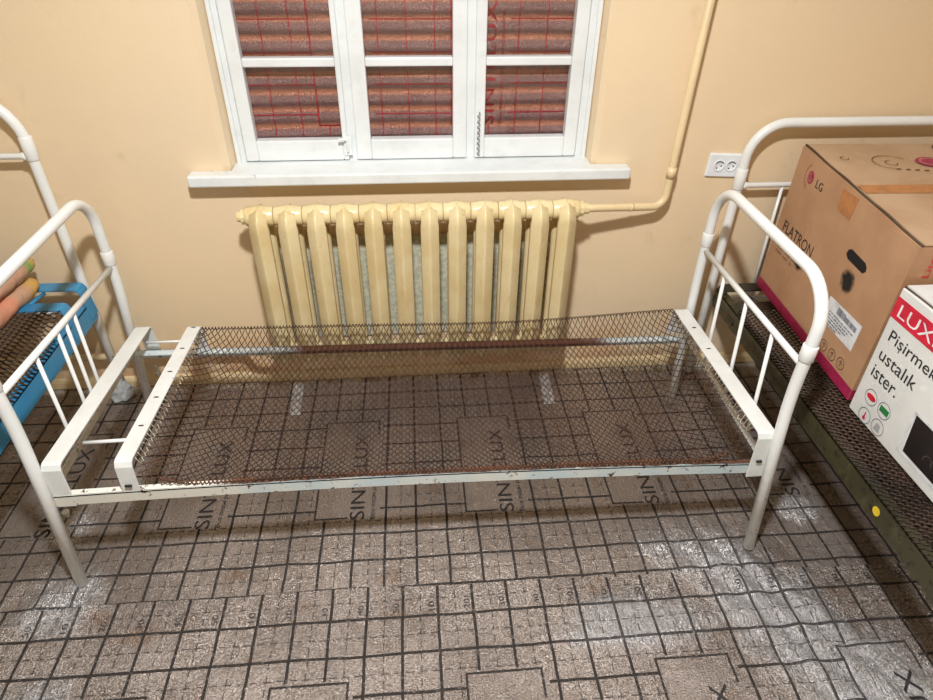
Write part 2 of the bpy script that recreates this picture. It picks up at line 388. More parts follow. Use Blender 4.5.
# ------------------------------------------------------------------ window
def window():
    y0, y1 = .075, .135
    o = bpy.data.objects.new('window_1', None); C.objects.link(o); o['kind'] = 'structure'; o['_o'] = (0, 0, 0)
    zs = .897
    m = MB()
    m.box((IX0-.01, y0, zs), (-.537, y1, WZ1)); m.box((.612, y0, zs), (IX1+.01, y1, WZ1))
    m.box((IX0, y0+.012, zs), (IX1, y1, zs+.018)); m.box((IX0, y0, WZ1-.05), (IX1, y1, WZ1))
    m.box((-.186, y0+.006, zs), (-.156, y1, WZ1)); m.box((.222, y0+.006, zs), (.252, y1, WZ1))
    part('window_frame', m, M['winpaint'], o, .004)
    # thin cover beads along the plaster
    b = MB(); b.box((IX0-.002, y0-.012, zs), (IX0+.012, y0, WZ1)); b.box((IX1-.012, y0-.012, zs), (IX1+.002, y0, WZ1))
    part('cover_bead', b, M['winpaint'], o, .003)
    for a, bb, ga, gb in ((-.537, -.183, -.493, -.203), (-.159, .225, -.106, .176), (.249, .612, .285, .567)):
        ya = y0-.006; yb = y0+.034
        s = MB()
        for (za, zb) in ((.903, WZ1-.045),):
            s.box((a+.002, ya, za), (ga, yb, zb)); s.box((gb, ya, za), (bb-.002, yb, zb))
            s.box((ga, ya, za), (gb, yb, .972)); s.box((ga, ya, zb-.05), (gb, yb, zb))
            s.box((ga, ya+.004, 1.205), (gb, yb, 1.232)); s.box((ga, ya+.004, 1.60), (gb, yb, 1.627))
        so = part('window_sash', s, M['winpaint'], o, .004)
        for z0_, z1_ in ((.972, 1.205), (1.232, 1.60), (1.627, WZ1-.095)):
            part('glass_pane', MB().box((ga-.004, y0+.014, z0_-.004), (gb+.004, y0+.017, z1_+.004)), M['glass'], o, 0, so)
    # little bolt and the knotted cord on the mullions
    k = MB(); k.box((-.198, y0-.013, .922), (-.172, y0-.006, .985)); k.tube([(-.186, y0-.018, .935), (-.186, y0-.018, .975), (-.198, y0-.026, .980), (-.215, y0-.028, .980)], .0045, 8)
    part('window_bolt', k, M['winpaint'], o, .001)
    return o
WIN = window()
# sill board
m = MB(); zt = .900
m.prism([(-.707, -.058), (.782, -.058), (.782, -.002), (.655, -.002), (.655, .10), (-.575, .10), (-.575, -.002), (-.707, -.002)], .862, zt)
sill = struct('trim_1', m, M['winpaint'], .006)
# cord
pts = []
for i in range(60):
    t = i/59; pts.append((.2635+.0042*math.sin(t*52), .060+.003*math.cos(t*52), 1.062-.150*t))
tag(obj('knotted_cord', MB().tube(pts, .0017, 6), M['rope']), 'grey knotted cord hanging down the right window mullion', 'cord')

# sheet of underlay pinned over the outside of the panes, with ripples
mat_w = sheet_mat('red_printed_underlay', -.063, .0915, 1.045, .097, -.282, .453, .188, 1.455, 1.003, True, (150, 22, 40), (134, 101, 98), (118, 87, 85), .0016, False, False)
t = mat_w.node_tree; nn = t.nodes
def wstripe(matl):      # ripple highlights painted into the sheet's colour as orange stripes
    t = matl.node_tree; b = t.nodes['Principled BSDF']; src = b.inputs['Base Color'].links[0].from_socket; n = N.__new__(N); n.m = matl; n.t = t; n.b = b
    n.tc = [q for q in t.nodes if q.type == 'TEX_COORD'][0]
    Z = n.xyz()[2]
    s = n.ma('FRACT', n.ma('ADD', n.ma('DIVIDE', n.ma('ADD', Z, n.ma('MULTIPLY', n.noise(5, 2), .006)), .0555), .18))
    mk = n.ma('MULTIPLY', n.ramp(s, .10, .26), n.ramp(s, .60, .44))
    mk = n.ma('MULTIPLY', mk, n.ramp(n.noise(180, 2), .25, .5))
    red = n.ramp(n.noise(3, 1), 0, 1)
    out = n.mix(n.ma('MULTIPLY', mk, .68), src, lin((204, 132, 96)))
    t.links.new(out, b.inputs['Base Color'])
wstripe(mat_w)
# red lines must stay above the stripes: stripes lie in the base, so the ink is drawn as its own thin layer
def ripple(x, z): return .118+.0055*math.sin(2*PI*z/.0555+.9)+.002*math.sin(9*x+3*z)
m = MB().sheet(lambda u, v: (-.552+1.18*u, ripple(-.552+1.18*u, .93+.0+1.27*v), .93+1.27*v), 60, 300)
WS = tag(obj('window_underlay_sheet', m, mat_w), 'rippled mauve underlay sheet with red printed grid covering the window panes', 'underlay sheet')
mb = MB()
def wlift(p): return Vector((p.x, ripple(p.x, p.z)-.0016, p.z))
def wline(x0, x1, z0, z1):
    k = max(2, int((z1-z0)/.006)); j = max(2, int((x1-x0)/.05))
    mb.sheet(lambda u, v: tuple(wlift(Vector((x0+(x1-x0)*u, 0, z0+(z1-z0)*v)))), j if x1-x0 > .01 else 1, k if z1-z0 > .01 else 1)
for kbox in range(-1, 3):
    bxx = -.282+.453*kbox
    for r in range(0, 3):
        zb = 1.003+.55*r
        vs, fs = text_mb('SINTELUX', .385, .042, (bxx+.163*.92, 0, zb+.0), (0, 0, 1), (-1, 0, 0), wlift); 
        if bxx+.15 < .6 and bxx+.1 > -.55: mb.add(vs, fs)
        vs, fs = text_mb('Все виды работ и материалов', .36, .015, (bxx+.196*.92, 0, zb), (0, 0, 1), (-1, 0, 0), wlift)
        if bxx+.2 < .6 and bxx+.1 > -.55: mb.add(vs, fs)
        for (xa, xb_, za, zz) in ((bxx, bxx+.0055, zb, zb+.452), (bxx, bxx+.188, zb+.447, zb+.452), (bxx, bxx+.09, zb, zb+.005)):
            xa = max(xa, -.55); xb_ = min(xb_, .625)
            if xb_ > xa: wline(xa, xb_, za, min(zz, 2.19))
        # grid lines outside the boxes
        for c in range(1, 5):
            xx = bxx+.036+.0915*c-.0915*0+.0365*0
        z0_, z1_ = (1.003, 2.19)
for c in range(-6, 8):
    xx = -.063+.0915*c
    if not (-.55 < xx < .62): continue
    rel = (xx+.282) % .453
    if rel < .196: wline(xx-.0017, xx+.0017, .935, 1.003)
    else: wline(xx-.0017, xx+.0017, .935, 2.19)
for r in range(0, 12):
    zz = 1.045+.097*r-.097
    if zz > 2.19: continue
    for kbox in range(-1, 3):
        xa = -.282+.453*kbox+.196; xb_ = xa+.257
        if zz < 1.003: xa, xb_ = -.55, .62
        xa = max(xa, -.55); xb_ = min(xb_, .62)
        if xb_ > xa: wline(xa, xb_, zz-.0017, zz+.0017)
o = obj('red_print', mb, M['redink']); o.parent = WS

# ------------------------------------------------------------------ floor underlay
def hfun(x, y):
    h = .0022*math.sin(3.1*x+1.2*math.sin(2*y))*math.sin(5*y+1)+.0018*noise.noise((x*3.1, y*4.3, 2))
    d = (x-1.02)+(y+1.15)*.55               # diagonal creases by the right foot
    e = math.exp(-(d/.16)**2)*(1/(1+math.exp(-(-y-.86)*18)))
    h += e*(.0060*math.sin(60*d+2.5*math.sin(5*y))+.004*noise.noise((x*14, y*5, 5)))
    d2 = math.hypot(x+1.10, y+1.00)
    h += .0035*math.exp(-(d2/.16)**2)*math.sin(46*(x*.75-y*.7))
    h += .0045*math.exp(-((y+1.165+.04*math.sin(3*x))/.035)**2)*(1/(1+math.exp(-(x-.55)*14)))
    return h
def zback(x, y): 
    z = hfun(x, y)
    if y > -.05: z += .012*((y+.05)/.05)**2
    return z-.006
def seam(x): return -1.015-.02*max(0, x)**1.2-.004*math.sin(5*x)-.004*math.sin(11*x+1)
def zfront(x, y):
    z = hfun(x, y)-.006+.0035
    t = y-seam(x)
    lump = max(0, 1-abs(x+.96)/.10)+.8*max(0, 1-abs(x-1.13)/.08)
    z += .010*lump*max(0, 1+t/.09)*(1 if t > -.09 else 0)
    return z
mat_b = sheet_mat('grey_underlay_back', 0, .1, -.014, .1, -.336, .5, .205, -.283, -.752, glit=.22)
mat_f = sheet_mat('grey_underlay_front', -.0445, .1022, -1.114, .1065, -.391, .5125, .207, -1.286, -1.755, glit=.72)
x0, x1 = XL+.01, XR-.01
SB = tag(obj('underlay_sheet', MB().sheet(lambda u, v: (x0+(x1-x0)*u, -1.10+1.084*v, zback(x0+(x1-x0)*u, -1.10+1.084*v)), 330, 110), mat_b),
         'grey grid-printed foil underlay under the bed, running up to the window wall', 'underlay sheet')
def fr(u, v):
    x = x0+(x1-x0)*u; s = seam(x); y = YB+.02+(s-YB-.02)*(1-(1-v)**1.8); return (x, y, zfront(x, y))
SF = tag(obj('underlay_sheet', MB().sheet(fr, 330, 150), mat_f), 'grey grid-printed foil underlay in the foreground with numbered columns, overlapping the sheet behind', 'underlay sheet')
def lb(p): return Vector((p.x, p.y, zback(p.x, p.y)+.0012))
def lf(p): return Vector((p.x, p.y, zfront(p.x, p.y)+.0012))
def prints(name, st, w, h, O, lift, par):
    mb = MB(); v, f = text_mb(st, w, h, O, (0, 1, 0), (-1, 0, 0), lift); mb.add(v, f)
    o = obj(name, mb, M['ink']); o.parent = par
for k in range(-3, 5):
    X = -.336+.5*k
    if X+.2 > x1 or X+.05 < x0: continue
    prints('printed_logo', 'SINTELUX', .397, .048, (X+.165, -.757, 0), lb, SB)
    prints('printed_caption', 'Все виды работ', .19, .019, (X+.203, -.757, 0), lb, SB)
for k in range(-3, 5):
    X = -.391+.5125*k
    if X+.2 > x1 or X+.05 < x0: continue
    prints('printed_logo', 'SINTELUX', .397, .048, (X+.167, -1.762, 0), lf, SF)
for c in range(-20, 26):
    X = -.0445+.1022*(c-3)
    if X < -1.35 or X > 1.75: continue
    prints('printed_number', str(10+10*((c+1) % 5)), .030, .017, (X-.010, -1.100, 0), lf, SF)
for X, lab in ((-.465, 'silvery strip standing in for a patch of light on the floor under the left half of the radiator'), (.545, 'silvery strip standing in for a patch of light on the floor under the right half of the radiator')):
    tag(obj('light_patch_strip', MB().sheet(lambda u, v: (X-.022+.044*u+.01*v*(1 if X > 0 else -1), -.23+.20*v, zback(X, -.23+.20*v)+.002), 4, 20), M['foil']), lab, 'tape')  # bright strips added to stand for light catching the floor sheet

# ------------------------------------------------------------------ radiator, pipes, socket
RX0, PITCH = -.478, .0934
R = thing('cast_iron_radiator', 'cream cast iron column radiator under the window, rust stained', 'radiator', (.045, -.12, .25))
def ringpath(ya, yb, za, zb, r, n=7):
    P = []
    for cy, cz, a0 in ((yb-r, zb-r, 0), (ya+r, zb-r, 90), (ya+r, za+r, 180), (yb-r, za+r, 270)):
        for k in range(n):
            a = math.radians(a0+90*k/(n-1)); P.append((cy+r*math.cos(a), cz+r*math.sin(a)))
    return P
for i in range(12):
    X = RX0+PITCH*i; m = MB()
    path = ringpath(-.166, -.076, .212, .797, .040)
    sec = [(-.031, -.010), (-.030, .013), (-.006, .021), (-.0028, .026), (.0028, .026), (.006, .021), (.030, .013), (.031, -.010), (.024, -.022), (-.024, -.022)]
    nP = len(path); vs = []; k = len(sec); crest = []
    for j in range(nP):
        a = path[(j-1) % nP]; b = path[(j+1) % nP]; ty, tz = b[0]-a[0], b[1]-a[1]; l = math.hypot(ty, tz); ny, nz = tz/l, -ty/l
        zz = path[j][1]; top = zz > .765 or zz < .24
        for sx, sr in sec:
            w = sx*(.92 if top else 1.0); rr = sr*1.0
            vs.append((X+w, path[j][0]+ny*rr, zz+nz*rr))
    fs = [(j*k+q, j*k+(q+1) % k, ((j+1) % nP)*k+(q+1) % k, ((j+1) % nP)*k+q) for j in range(nP) for q in range(k)]
    m.add(vs, fs, True)
    for hz in (.786, .226):
        m.lathe((X-PITCH/2, -.121, hz), (1, 0, 0), [(.0005, .0305), (.004, .0325), (.018, .0325), (.030, .036), (.0634, .036), (.0754, .0325), (.0894, .0325), (.0929, .0305)], 18)
    part('radiator_section', m, M['rad'], R)
for hz in (.786, .226):
    part('end_plug', MB().lathe((RX0-PITCH/2, -.121, hz), (-1, 0, 0), [(0, .025), (.012, .027), (.014, .018), (.026, .018), (.028, .012)], 12, False), M['rad'], R)
part('union_nut', MB().lathe((RX0+PITCH*11.5, -.121, .786), (1, 0, 0), [(0, .026), (.014, .027), (.016, .020), (.034, .019)], 10, False), M['rad'], R)

def smooth_path(pts, rad, n=8):
    P = [Vector(p) for p in pts]; out = [P[0]]
    rads = rad if isinstance(rad, (list, tuple)) else [rad]*(len(P)-2)
    for i in range(1, len(P)-1):
        a = (P[i-1]-P[i]).normalized(); b = (P[i+1]-P[i]).normalized(); r = rads[i-1]
        ang = a.angle(b); 
        if ang > 3.10: out.append(P[i]); continue
        d = r/math.tan(ang/2); s = P[i]+a*d; e = P[i]+b*d; c = P[i]+(a+b).normalized()*(r/math.sin(ang/2))
        va, vb = s-c, e-c
        for k in range(n+1):
            t = k/n; w = va.lerp(vb, t); 
            om = va.angle(vb); w = (va*math.sin((1-t)*om)+vb*math.sin(t*om))/math.sin(om)
            out.append(c+w)
    out.append(P[-1]); return out
HP = thing('heating_pipe', 'cream painted heating pipe running up the wall right of the window to the radiator', 'pipe', (.95, -.05, .78))
part('pipe_run', MB().tube(smooth_path([(.60, -.121, .786), (.66, -.108, .782), (.925, -.052, .756), (.975, -.034, ZC-.01)], [.12, .045]), .0135, 14), M['pipe'], HP)
part('pipe_collar', MB().tube([(.928, -.051, .862), (.9292, -.0507, .90)], .0158, 14), M['pipe'], HP)
part('pipe_collar', MB().tube([(.79, -.0805, .7695), (.80, -.0784, .7685)], .0152, 14), M['pipe'], HP)
LP = thing('return_pipe', 'cream painted lower heating pipe running left along the wall from the radiator', 'pipe', (-1.4, -.045, .15))
part('pipe_run', MB().tube(smooth_path([(XL+.005, -.045, .175), (-.66, -.045, .182), (-.60, -.115, .226), (-.548, -.121, .226)], [.05, .04]), .0135, 12), M['pipe'], LP)
# silvery reflector boards behind the radiator
m = MB().sheet(lambda u, v: (-.50+1.08*u, -.010-.012*v-.004*math.sin(30*u), .215+.44*v), 60, 20)
HS = tag(obj('heat_reflector', m, M['reflector']), 'grey foil-faced heat reflector sheet propped behind the radiator', 'reflector')

SO = thing('wall_socket', 'white double wall socket between the heating pipe and the right bed', 'socket', (1.137, 0, .886))
ang = math.radians(-2.6); RM = Matrix.Rotation(-ang, 3, 'Y')
def sc_(x, y, z): return tuple(RM @ Vector((x, y, z))+Vector((1.137, 0, .886)))
m = MB(); vs = [sc_(a*.064, -.0, b*.0435) for a, b in ((-1, -1), (1, -1), (1, 1), (-1, 1))]+[sc_(a*.061, -.010, b*.040) for a, b in ((-1, -1), (1, -1), (1, 1), (-1, 1))]
m.add(vs, [(0, 3, 2, 1), (4, 5, 6, 7), (0, 1, 5, 4), (1, 2, 6, 5), (2, 3, 7, 6), (3, 0, 4, 7)])
part('cover_plate', m, M['socket'], SO, .003)
for s in (-1, 1):
    d = RM @ Vector((0, -1, 0)); o_ = sc_(s*.0225, -.010, 0)
    w_ = part('socket_well', MB().lathe(o_, d, [(0, .0205), (.0025, .020), (.003, .0185), (.0008, .0165), (.0006, .001)], 24), M['socket'], SO)
    h = MB()
    for q in (-1, 1): h.lathe(sc_(s*.0225+q*.0075, -.0107, -.004+q*.004), d, [(0, .0026), (.0012, .0026)], 10)
    h.tube([sc_(s*.0225+.0155*math.cos(a), -.0120, .0155*math.sin(a)) for a in [math.radians(35+11*k) for k in range(11)]], .0014, 6)  # dark arc painted in as the shade under the well's upper rim
    part('pin_holes_and_shade', h, M['socketdark'], SO, 0, w_)

# ------------------------------------------------------------------ beds
def arch(F, v0, v1, zt, rad, foot0, foot1, u=0.0):
    """F maps (u, v, z) to the world; one bent tube from foot to foot"""
    pts = [F(*foot0), F(u, v0, .55), F(u, v0, zt), F(u, v1, zt), F(u, v1, .55), F(*foot1)]
    return smooth_path(pts, [1.2, rad, rad, 1.2], 10)
def mesh_wire(F, ua, ub, va, vb, zf, P, A2, B, r, n=4, cols=None):
    """interlinked flattened spirals of wire running along u"""
    m = MB(); nv = max(2, round((vb-va)/A2)); A = (vb-va)/nv/2*1.12; nu = int((ub-ua)/P)*4
    for j in range(nv):
        vc = va+(j+.5)*(vb-va)/nv; ph = 0 if j % 2 == 0 else 2; pts = []
        for i in range(nu+1):
            u = ua+(ub-ua)*i/nu; k = (i+ph) % 4
            dv = (0, A, 0, -A)[k]; dz = (B, 0, -B, 0)[k]
            v = vc+dv; pts.append(F(u, v, zf((u-ua)/(ub-ua), (v-va)/(vb-va))+dz))
        m.tube(pts, r, n, False, False)
    return m
def lrail(F, ua, ub, v, zb0, zb1, h, w, side, t=.0045, nseg=24, bow=0):
    """angle iron along u: an upright leaf at v and a top leaf pointing inwards"""
    m = MB()
    for (va, vb, za, zb) in ((0, t, 0, h), (0, w, h-t, h)):
        vs = []
        for i in range(nseg+1):
            s = i/nseg; u = ua+(ub-ua)*s; z = zb0+(zb1-zb0)*s+bow*4*s*(1-s)
            for q, zz in ((va, za), (vb, za), (vb, zb), (va, zb)): vs.append(F(u, v+side*q, z+zz))
        fs = [(i*4+k, i*4+(k+1) % 4, (i+1)*4+(k+1) % 4, (i+1)*4+k) for i in range(nseg) for k in range(4)]+[(3, 2, 1, 0), tuple(nseg*4+k for k in range(4))]
        m.add(vs, fs)
    return m
def channel(F, ua, ub, va, vb, za, zb, d0, d1, t=.005, hookv=.012):
    """flat cross strip whose ends are bent down to the rails: v from va (z=za) to vb (z=zb)"""
    prof = [(va-hookv, za-d0), (va-.004, za-.018), (va+.004, za-.004), (va+.014, za), (vb-.014, zb), (vb-.004, zb-.004), (vb+.004, zb-.018), (vb+hookv, zb-d1)]
    inn = [(va-hookv+t, za-d0), (va-.004+t, za-.019), (va+.007, za-.008), (va+.015, za-t), (vb-.015, zb-t), (vb-.007, zb-.008), (vb+.004-t, zb-.019), (vb+hookv-t, zb-d1)]
    k = len(prof); vs = [F(u, v, z) for u in (ua, ub) for v, z in prof+inn]; N2 = 2*k; fs = []
    for i in range(k-1):
        fs += [(i, i+1, N2+i+1, N2+i), (k+i, N2+k+i, N2+k+i+1, k+i+1), (i, k+i, k+i+1, i+1), (N2+i, N2+i+1, N2+k+i+1, N2+k+i)]
    fs += [(0, N2, N2+k, k), (k-1, 2*k-1, N2+2*k-1, N2+k-1)]
    return MB().add(vs, fs)
def ends_hooks(F, u, du, va, vb, zf, n_, r=.0013):
    m = MB()
    for i in range(n_):
        v = va+(vb-va)*(i+.5)/n_; z = zf(v); j = random.uniform(-.004, .004)
        m.tube([F(u, v, z-.004), F(u+du*.35, v+j, z-.012+random.uniform(-.004, .004)), F(u+du*.8, v+j*2, z-.022), F(u+du*1.25, v+.006, z-.026), F(u+du*.9, v+.010, z-.014)], r, 5)
    return m
def slots(F, ua, ub, vs_, zf):
    m = MB()
    for v in vs_:
        z = zf(v)+.0006; c = (ua+ub)/2
        pts = [(c+.0085*math.cos(a)*1.0, v+.0032*math.sin(a)) for a in [2*PI*k/10 for k in range(10)]]
        m.add([F(a, b, z) for a, b in pts], [tuple(range(10))])
    return m

# ---- the empty bed in the middle
B = thing('metal_bed', 'empty white metal bed with a rusty sagging wire mesh below the window', 'bed', (.02, -.53, 0), 'white tube-framed metal beds')
I = lambda u, v, z: (u, v, z)
TR = .0165
endL = part('end_frame', MB().tube(arch(lambda u, v, z: (u, v, z), -.135, -.862, .884, .115, (-1.045, -.128, .0), (-.992, -.938, .0), -1.0), TR, 16), M['white'], B)
endR = part('end_frame', MB().tube(arch(lambda u, v, z: (u, v, z), -.187, -.872, .895, .125, (1.035, -.255, .0), (1.048, -.955, .0), 1.05), TR, 16), M['white'], B)
def lerp3(a, b, t): return tuple(a[i]+(b[i]-a[i])*t for i in range(3))
def collar(P, Q, root, par): part('collar', MB().lathe(P, Vector(Q)-Vector(P), [(-.024, .0185), (-.022, .0198), (.022, .0198), (.024, .0185)], 18), M['white'], root, 0, par)
for par, x, ya, yb in ((endL, -1.0, -.135, -.862), (endR, 1.05, -.187, -.872)):
    collar((x, ya, .655 if x < 0 else .690), (x, ya, .72), B, par); collar((x, yb, .705), (x, yb, .72), B, par)
    part('crossbar', MB().tube([(x, ya-.014, .622 if x < 0 else .650), (x, yb+.014, .660)], .0095, 12), M['white'], B, 0, par)
for y, y2 in ((-.675, -.705), (-.548, -.590), (-.495, -.537), (-.440, -.482)):
    part('spindle', MB().tube([(-1.0, y, .645), (-.998, (y+y2)/2-.0, .40), (-.995, y2, .325)], .0056, 9), M['white'], B, 0, endL)
part('lower_crossbar', MB().box((-.998, -.82, .305), (-.990, -.17, .330)), M['strip_old'], B, .002, endL)
for y, y2 in ((-.365, -.385), (-.532, -.562), (-.705, -.738)):
    part('spindle', MB().tube([(1.05, y, .652), (1.052, y2, .40), (1.052, y2-.01, .31)], .0062, 9), M['white'], B, 0, endR)
part('lower_crossbar', MB().box((1.046, -.86, .285), (1.054, -.22, .308)), M['white'], B, .002, endR)
# rails
part('side_rail', lrail(I, -.985, 1.035, -.888, .286, .268, .037, .022, 1, bow=.020), M['frontrail'], B)
part('side_rail', lrail(I, -.985, 1.035, -.196, .278, .252, .034, .030, -1), M['rustrail'], B)
K = lambda k: (lambda u, v, z: (u+k*(-.212-v)/.668, v, z))
# cross strips: back edge y=-.205
part('cross_strip', channel(K(-.027), -.955, -.905, -.876, -.200, .432, .422, .150, .125), M['strip'], B, .0008)
cs = part('cross_strip', channel(K(-.020), -.774, -.728, -.876, -.212, .432, .424, .108, .120), M['strip'], B, .0008)
cr_ = part('cross_strip', channel(K(.018), .974, 1.026, -.886, -.212, .428, .424, .165, .120), M['strip'], B, .0008)
zs1 = lambda v: .424+(.432-.424)*((v+.212)/(-.668))
for k in range(6):
    v = -.228-.1262*k
    if k < 5: part('slot', slots(K(-.020), -.774, -.728, (v,), zs1), M['ink'], B, 0, cs)
    if 0 < k: part('slot', slots(K(.018), .974, 1.026, (v+.01,), lambda v: .4255), M['ink'], B, 0, cr_)
part('slot', MB().box((-.780, -.8935, .352), (-.762, -.889, .358)), M['ink'], B, 0, cs)
part('slot', MB().box((1.006, -.9015, .325), (1.022, -.896, .331)), M['ink'], B, 0, cr_)
part('tie_rod', MB().tube([(-.930, -.752, .392), (-.790, -.748, .392)], .0055, 9), M['white'], B)
part('tie_rod', MB().tube([(-.930, -.225, .365), (-.780, -.225, .365)], .0045, 9), M['white'], B)
part('bolt', MB().lathe((-.965, -.893, .268), (0, 0, -1), [(0, .010), (.008, .010), (.008, .007), (.018, .007)], 6, False), M['bolt'], B)
part('bolt', MB().lathe((-.925, -.225, .262), (0, 0, -1), [(0, .005), (.03, .005), (.03, .010), (.042, .010)], 8, False), M['bolt'], B)
# the spring mesh
def zmesh(s, t):        # s along the bed, t from the front edge to the back edge
    end = min(1, (min(s, 1-s)/.10)); end = math.sin(end*PI/2)
    front = .329-.018*s+.020*4*s*(1-s)+(1-end)*.055
    back = .424-.022*math.sin(PI*s)
    edge = front+(back-front)*t
    sag = .100*end*math.sin(PI*min(1, max(0, t)))**.6
    return edge-sag+.004*math.sin(9*s+5*t)
def KM(u, v, z):
    s_ = (u+.722)/1.692; t_ = (-.212-v)/.668; return (u+(-.020*(1-s_)+.018*s_)*t_, v, z)
def coil(s0, s1, t, R_, pitch, r):
    n_ = int((s1-s0)*1.692/pitch)*6; P = []
    for i in range(n_):
        s_ = s0+(s1-s0)*i/n_; a = i*PI/3; v = -.876+.644*t
        P.append(KM(-.722+1.692*s_, v+R_*math.cos(a), zmesh(s_, t)+R_*math.sin(a)+.001))
    return MB().tube(P, r, 5, False, False)
SM = part('spring_mesh', mesh_wire(KM, -.722, .970, -.882, -.232, zmesh, .0200, .0138, .0020, .00175), M['rusty'], B)
part('edge_coil', coil(.0, 1.0, 1.0, .0045, .011, .0018), M['rusty'], B, 0, SM)
part('edge_coil', coil(.03, .97, 0.0, .0045, .011, .0018), M['rustred'], B, 0, SM)
part('hook', ends_hooks(K(-.020), -.728, .012, -.86, -.235, lambda v: .428, 34), M['galv'], B, 0, SM)
part('hook', ends_hooks(K(.018), .976, -.014, -.86, -.235, lambda v: .428, 34), M['galv'], B, 0, SM)

# ---- beds standing along the side walls: u runs from the window wall into the room
def side_bed(label, sx, x0b, zt, rad, zc, ztop, mrail, mstrip, zr, mwire, wr, P, spindles, rv, wireB, drop):
    root = thing('metal_bed', label, 'bed', (x0b+sx*.4, -1.0, 0), 'white tube-framed metal beds')
    F = lambda u, v, z: (x0b+sx*v, -u, z)
    W_ = .80; LEN = 1.98
    e0 = part('end_frame', MB().tube(arch(F, 0, W_, zt, rad, (.062, -.004, 0), (.062, W_+.01, 0), .048), TR, 16), M['white'], root)
    e1 = part('end_frame', MB().tube(arch(F, 0, W_, zt-.16, rad, (LEN, -.004, 0), (LEN, W_+.01, 0), LEN), TR, 16), M['white'], root)
    for e, u, zz, dz in ((e0, .048, zc, .04), (e1, LEN, zc-.16, .04)):
        for v in (0, W_): part('collar', MB().lathe(F(u, v, zz+.022), (0, 0, 1), [(-.034, .0185), (-.032, .0198), (.038, .0198), (.040, .0185)], 18), M['white'], root, 0, e)
        part('crossbar', MB().tube([F(u, .012, zz), F(u, .026, zz), F(u, .034, zz), F(u, W_-.034, zz), F(u, W_-.012, zz)], [.014, .013, .0095, .0095, .013], 12), M['white'], root, 0, e)
        for v in spindles: part('spindle', MB().tube([F(u, v, zz-.006), F(u, v+.012, zr)], .0058, 9), M['white'], root, 0, e)
        part('lower_crossbar', MB().tube([F(u, .01, zr+.01), F(u, W_-.01, zr+.01)], .008, 10), M['white'], root, 0, e)
    h = .072
    part('side_rail', lrail(F, .075, LEN-.02, rv, zr, zr+.02, h, .030, 1), mrail, root)
    part('side_rail', lrail(F, .075, LEN-.02, W_-.012, zr, zr+.02, h, .030, -1), mrail, root)
    d = ztop-zr-.02
    part('cross_strip', channel(F, .070, .125, rv+.008, W_-.020, ztop, ztop, d, d), mstrip, root, .0008)
    part('cross_strip', channel(F, .205, .255, rv+.008, W_-.020, ztop, ztop, d, d), mstrip, root, .0008)
    part('cross_strip', channel(F, LEN-.09, LEN-.04, rv+.008, W_-.020, ztop, ztop, d, d), mstrip, root, .0008)
    part('tie_rod', MB().tube([F(.12, .10, ztop-.012), F(.21, .12, ztop-.012)], .0065, 8), mstrip, root)
    def zf(s, t):
        e = min(1, min(t, 1-t)/.12); en = min(1, min(s, 1-s)/.08)
        return ztop-.004-(1-math.sin(e*PI/2))*drop*en-.004*en+.003*math.sin(20*s)*math.sin(9*t)
    sm = part('spring_mesh', mesh_wire(F, .26, LEN-.09, rv, W_-.012, zf, P, P, wireB, wr), mwire, root)
    return root, F
BR, FR = side_bed('white metal bed with a dark mesh and olive rail, holding the cardboard boxes', 1, 1.185, 1.046, .12, .828, .435, M['olive'], M['black'], .343, M['dark'], .0030, .0165, (.165, .29, .42, .54, .66), .012, .0050, .0)
part('sticker', MB().lathe(FR(1.145, .0118, .388), (-1, 0, 0), [(0, .013), (.0008, .013)], 20), M['yellow'], BR)
BL, FL = side_bed('white metal bed with bright blue rails and taller headboard, at the left edge', -1, -1.164, 1.165, .15, .975, .528, M['blue'], M['blue'], .385, M['dark'], .0028, .0185, (.36, .46, .56, .67), -.024, .0065, .055)

# ------------------------------------------------------------------ boxes
class Face:
    """a box face: origin, reading direction, up direction, outward normal"""
    def __init__(s, O, e, up, root, base):
        s.O = Vector(O); s.e = Vector(e).normalized(); s.u = Vector(up).normalized(); s.n = s.e.cross(s.u).normalized(); s.root = root; s.base = base
    def p(s, a, b, d=.0008): return s.O+s.e*a+s.u*b+s.n*d
    def poly(s, name, pts, mat, d=.0010, under=None):
        m = MB(); k = len(pts); vs = [tuple(s.p(a, b, 0.0)) for a, b in pts]+[tuple(s.p(a, b, d)) for a, b in pts]
        m.add(vs, [tuple(range(k, 2*k))]+[(i, (i+1) % k, k+(i+1) % k, k+i) for i in range(k)])
        return part(name, m, mat, s.root, 0, under or s.base)
    def ring(s, m, a, b, r, w, d=.0012, n=24, a0=0, a1=360, ry=None):
        ry = ry or r; vs = []
        for i in range(n+1):
            t = math.radians(a0+(a1-a0)*i/n)
            vs += [tuple(s.p(a+r*math.cos(t), b+ry*math.sin(t), d)), tuple(s.p(a+(r-w)*math.cos(t), b+(ry-w)*math.sin(t), d))]
        m.add(vs, [(2*i, 2*i+1, 2*i+3, 2*i+2) for i in range(n)])
    def rect(s, m, a0, b0, a1, b1, d=.0012): m.add([tuple(s.p(a, b, d)) for a, b in ((a0, b0), (a1, b0), (a1, b1), (a0, b1))], [(0, 1, 2, 3)])
    def text(s, m, st, w, h, a, b, d=.0014):
        v, f = text_mb(st, w, h, s.p(a, b, d), s.e, s.u); m.add(v, f)
def disc(a, b, r, ry=None, n=20, rot=0):
    ry = ry or r; return [(a+r*math.cos(2*PI*i/n)*math.cos(rot)-ry*math.sin(2*PI*i/n)*math.sin(rot), b+r*math.cos(2*PI*i/n)*math.sin(rot)+ry*math.sin(2*PI*i/n)*math.cos(rot)) for i in range(n)]

